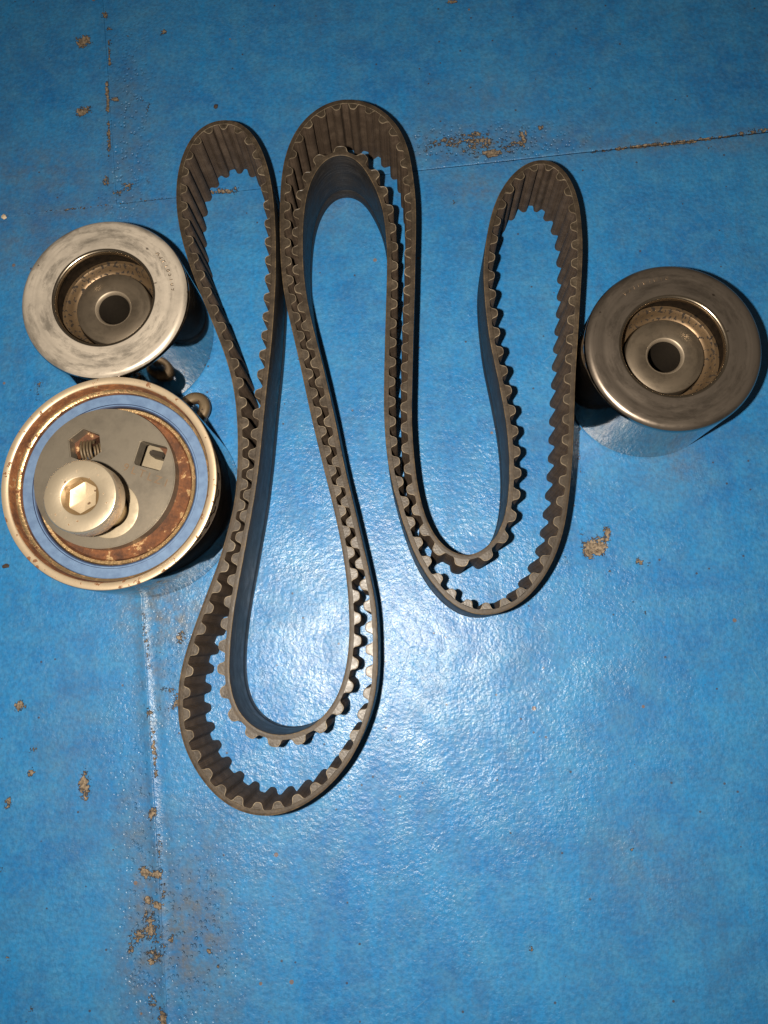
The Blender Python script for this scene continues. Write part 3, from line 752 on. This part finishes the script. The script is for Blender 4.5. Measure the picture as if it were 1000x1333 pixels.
    best = min(np.linspace(0.04, 0.10, 300), key=lambda zz: (px_of((wx, wy, zz))[0]-104)**2+(px_of((wx, wy, zz))[1]-645)**2)
    print('bolt top', best, px_of((wx, wy, best)))
    rhd = (at(56, 645, best)-at(153, 645, best)).length/2
    broot = empty('socket_bolt', (wx, wy, 0), 'pale steel hexagon socket bolt standing in the rusty tensioner disc', 'bolt')
    hb, ht = best-0.0085, best
    A = 0.0059
    def hexr(th): return A*math.cos(math.radians(30))/math.cos(((th+math.radians(28)) % math.radians(60))-math.radians(30))
    pr = [(0.0064, hb-0.0006, 0), (rhd-0.0010, hb-0.0002, 0), (rhd-0.0003, hb+0.0003, 0), (rhd, hb+0.0010, 0), (rhd, ht-0.0010, 0), (rhd-0.0001, ht-0.0006, 0), (rhd-0.0005, ht-0.0001, 0), (rhd-0.0008, ht, 0),
          (0.0067, ht, 0), (0.0064, ht-0.0001, 2), (0.0059, ht-0.0008, 2), (0.00585, ht-0.0042, 1), (0.0030, ht-0.0046, 1), (0.0, ht-0.0049, 1)]
    def rf(i, r, th):
        if i in (10, 11): return hexr(th)
        if i == 12: return hexr(th)*0.8
        if i == 9: return max(r, hexr(th)*1.01)
        return r
    bm = bmesh.new(); lathe(bm, pr, 96, rfun=rf); finish('bolt_head', bm, ['bolt', 'bolt_in', 'socket_wall'], broot, 32)
    zb = TT-0.0195
    sp = [(0.0, zb, 0), (0.0050, zb, 0), (0.0058, zb+0.0008, 0)]
    zz = zb+0.0010
    while zz < zd-0.002:
        sp += [(0.0060, zz, 0), (0.0066, zz+0.0006, 0), (0.0060, zz+0.0012, 0)]; zz += 0.0013
    sp += [(0.0066, zd-0.0006, 0), (0.0062, zd+0.0015, 0), (0.0062, zd+0.006, 0), (0.0056, zd+0.0068, 0), (0.0056, zd+0.0085, 0), (0.0062, zd+0.0093, 0), (0.0062, hb-0.0015, 0), (0.0066, hb+0.0005, 0), (0.0, hb+0.0005, 0)]
    bm = bmesh.new(); lathe(bm, sp, 64); finish('shank', bm, 'shank', broot, 32)
build_tensioner()

# ------------------------------------------------------------------ crumbs lying on the floor
def crumb(name, px, py, size, mat, label, seed):
    bm = bmesh.new(); bmesh.ops.create_icosphere(bm, subdivisions=2, radius=1.0)
    for v in bm.verts:
        nz = mnoise.noise(v.co*1.7+Vector((seed, 0, 0)))
        v.co *= 1+0.45*nz; v.co = Vector((v.co.x*size[0], v.co.y*size[1], v.co.z*size[2]))
    lo = min(v.co.z for v in bm.verts)
    for v in bm.verts: v.co.z -= lo
    p = at(px, py); ztop = 0.0006 if p.y > ys(p.x) else 0.0
    o = finish(name, bm, mat, None, 40, (p.x, p.y, ztop-0.0001)); o.rotation_euler.z = seed
    o['label'] = label; o['category'] = 'crumb'
crumb('dirt_crumb', 282, 141, (0.0012, 0.0008, 0.0007), 'crumb', 'dark dirt crumb on the floor beyond the narrow belt loop beside the bright roller', 1.1)
crumb('dirt_crumb', 9, 737, (0.0016, 0.0009, 0.0007), 'crumb', 'dark flake of dirt on the floor beside the rusty tensioner wheel', 0.2)
crumb('paint_flake', 6, 283, (0.0012, 0.0011, 0.0006), 'flake', 'pale cream flake on the floor near the bright idler roller', 2.0)
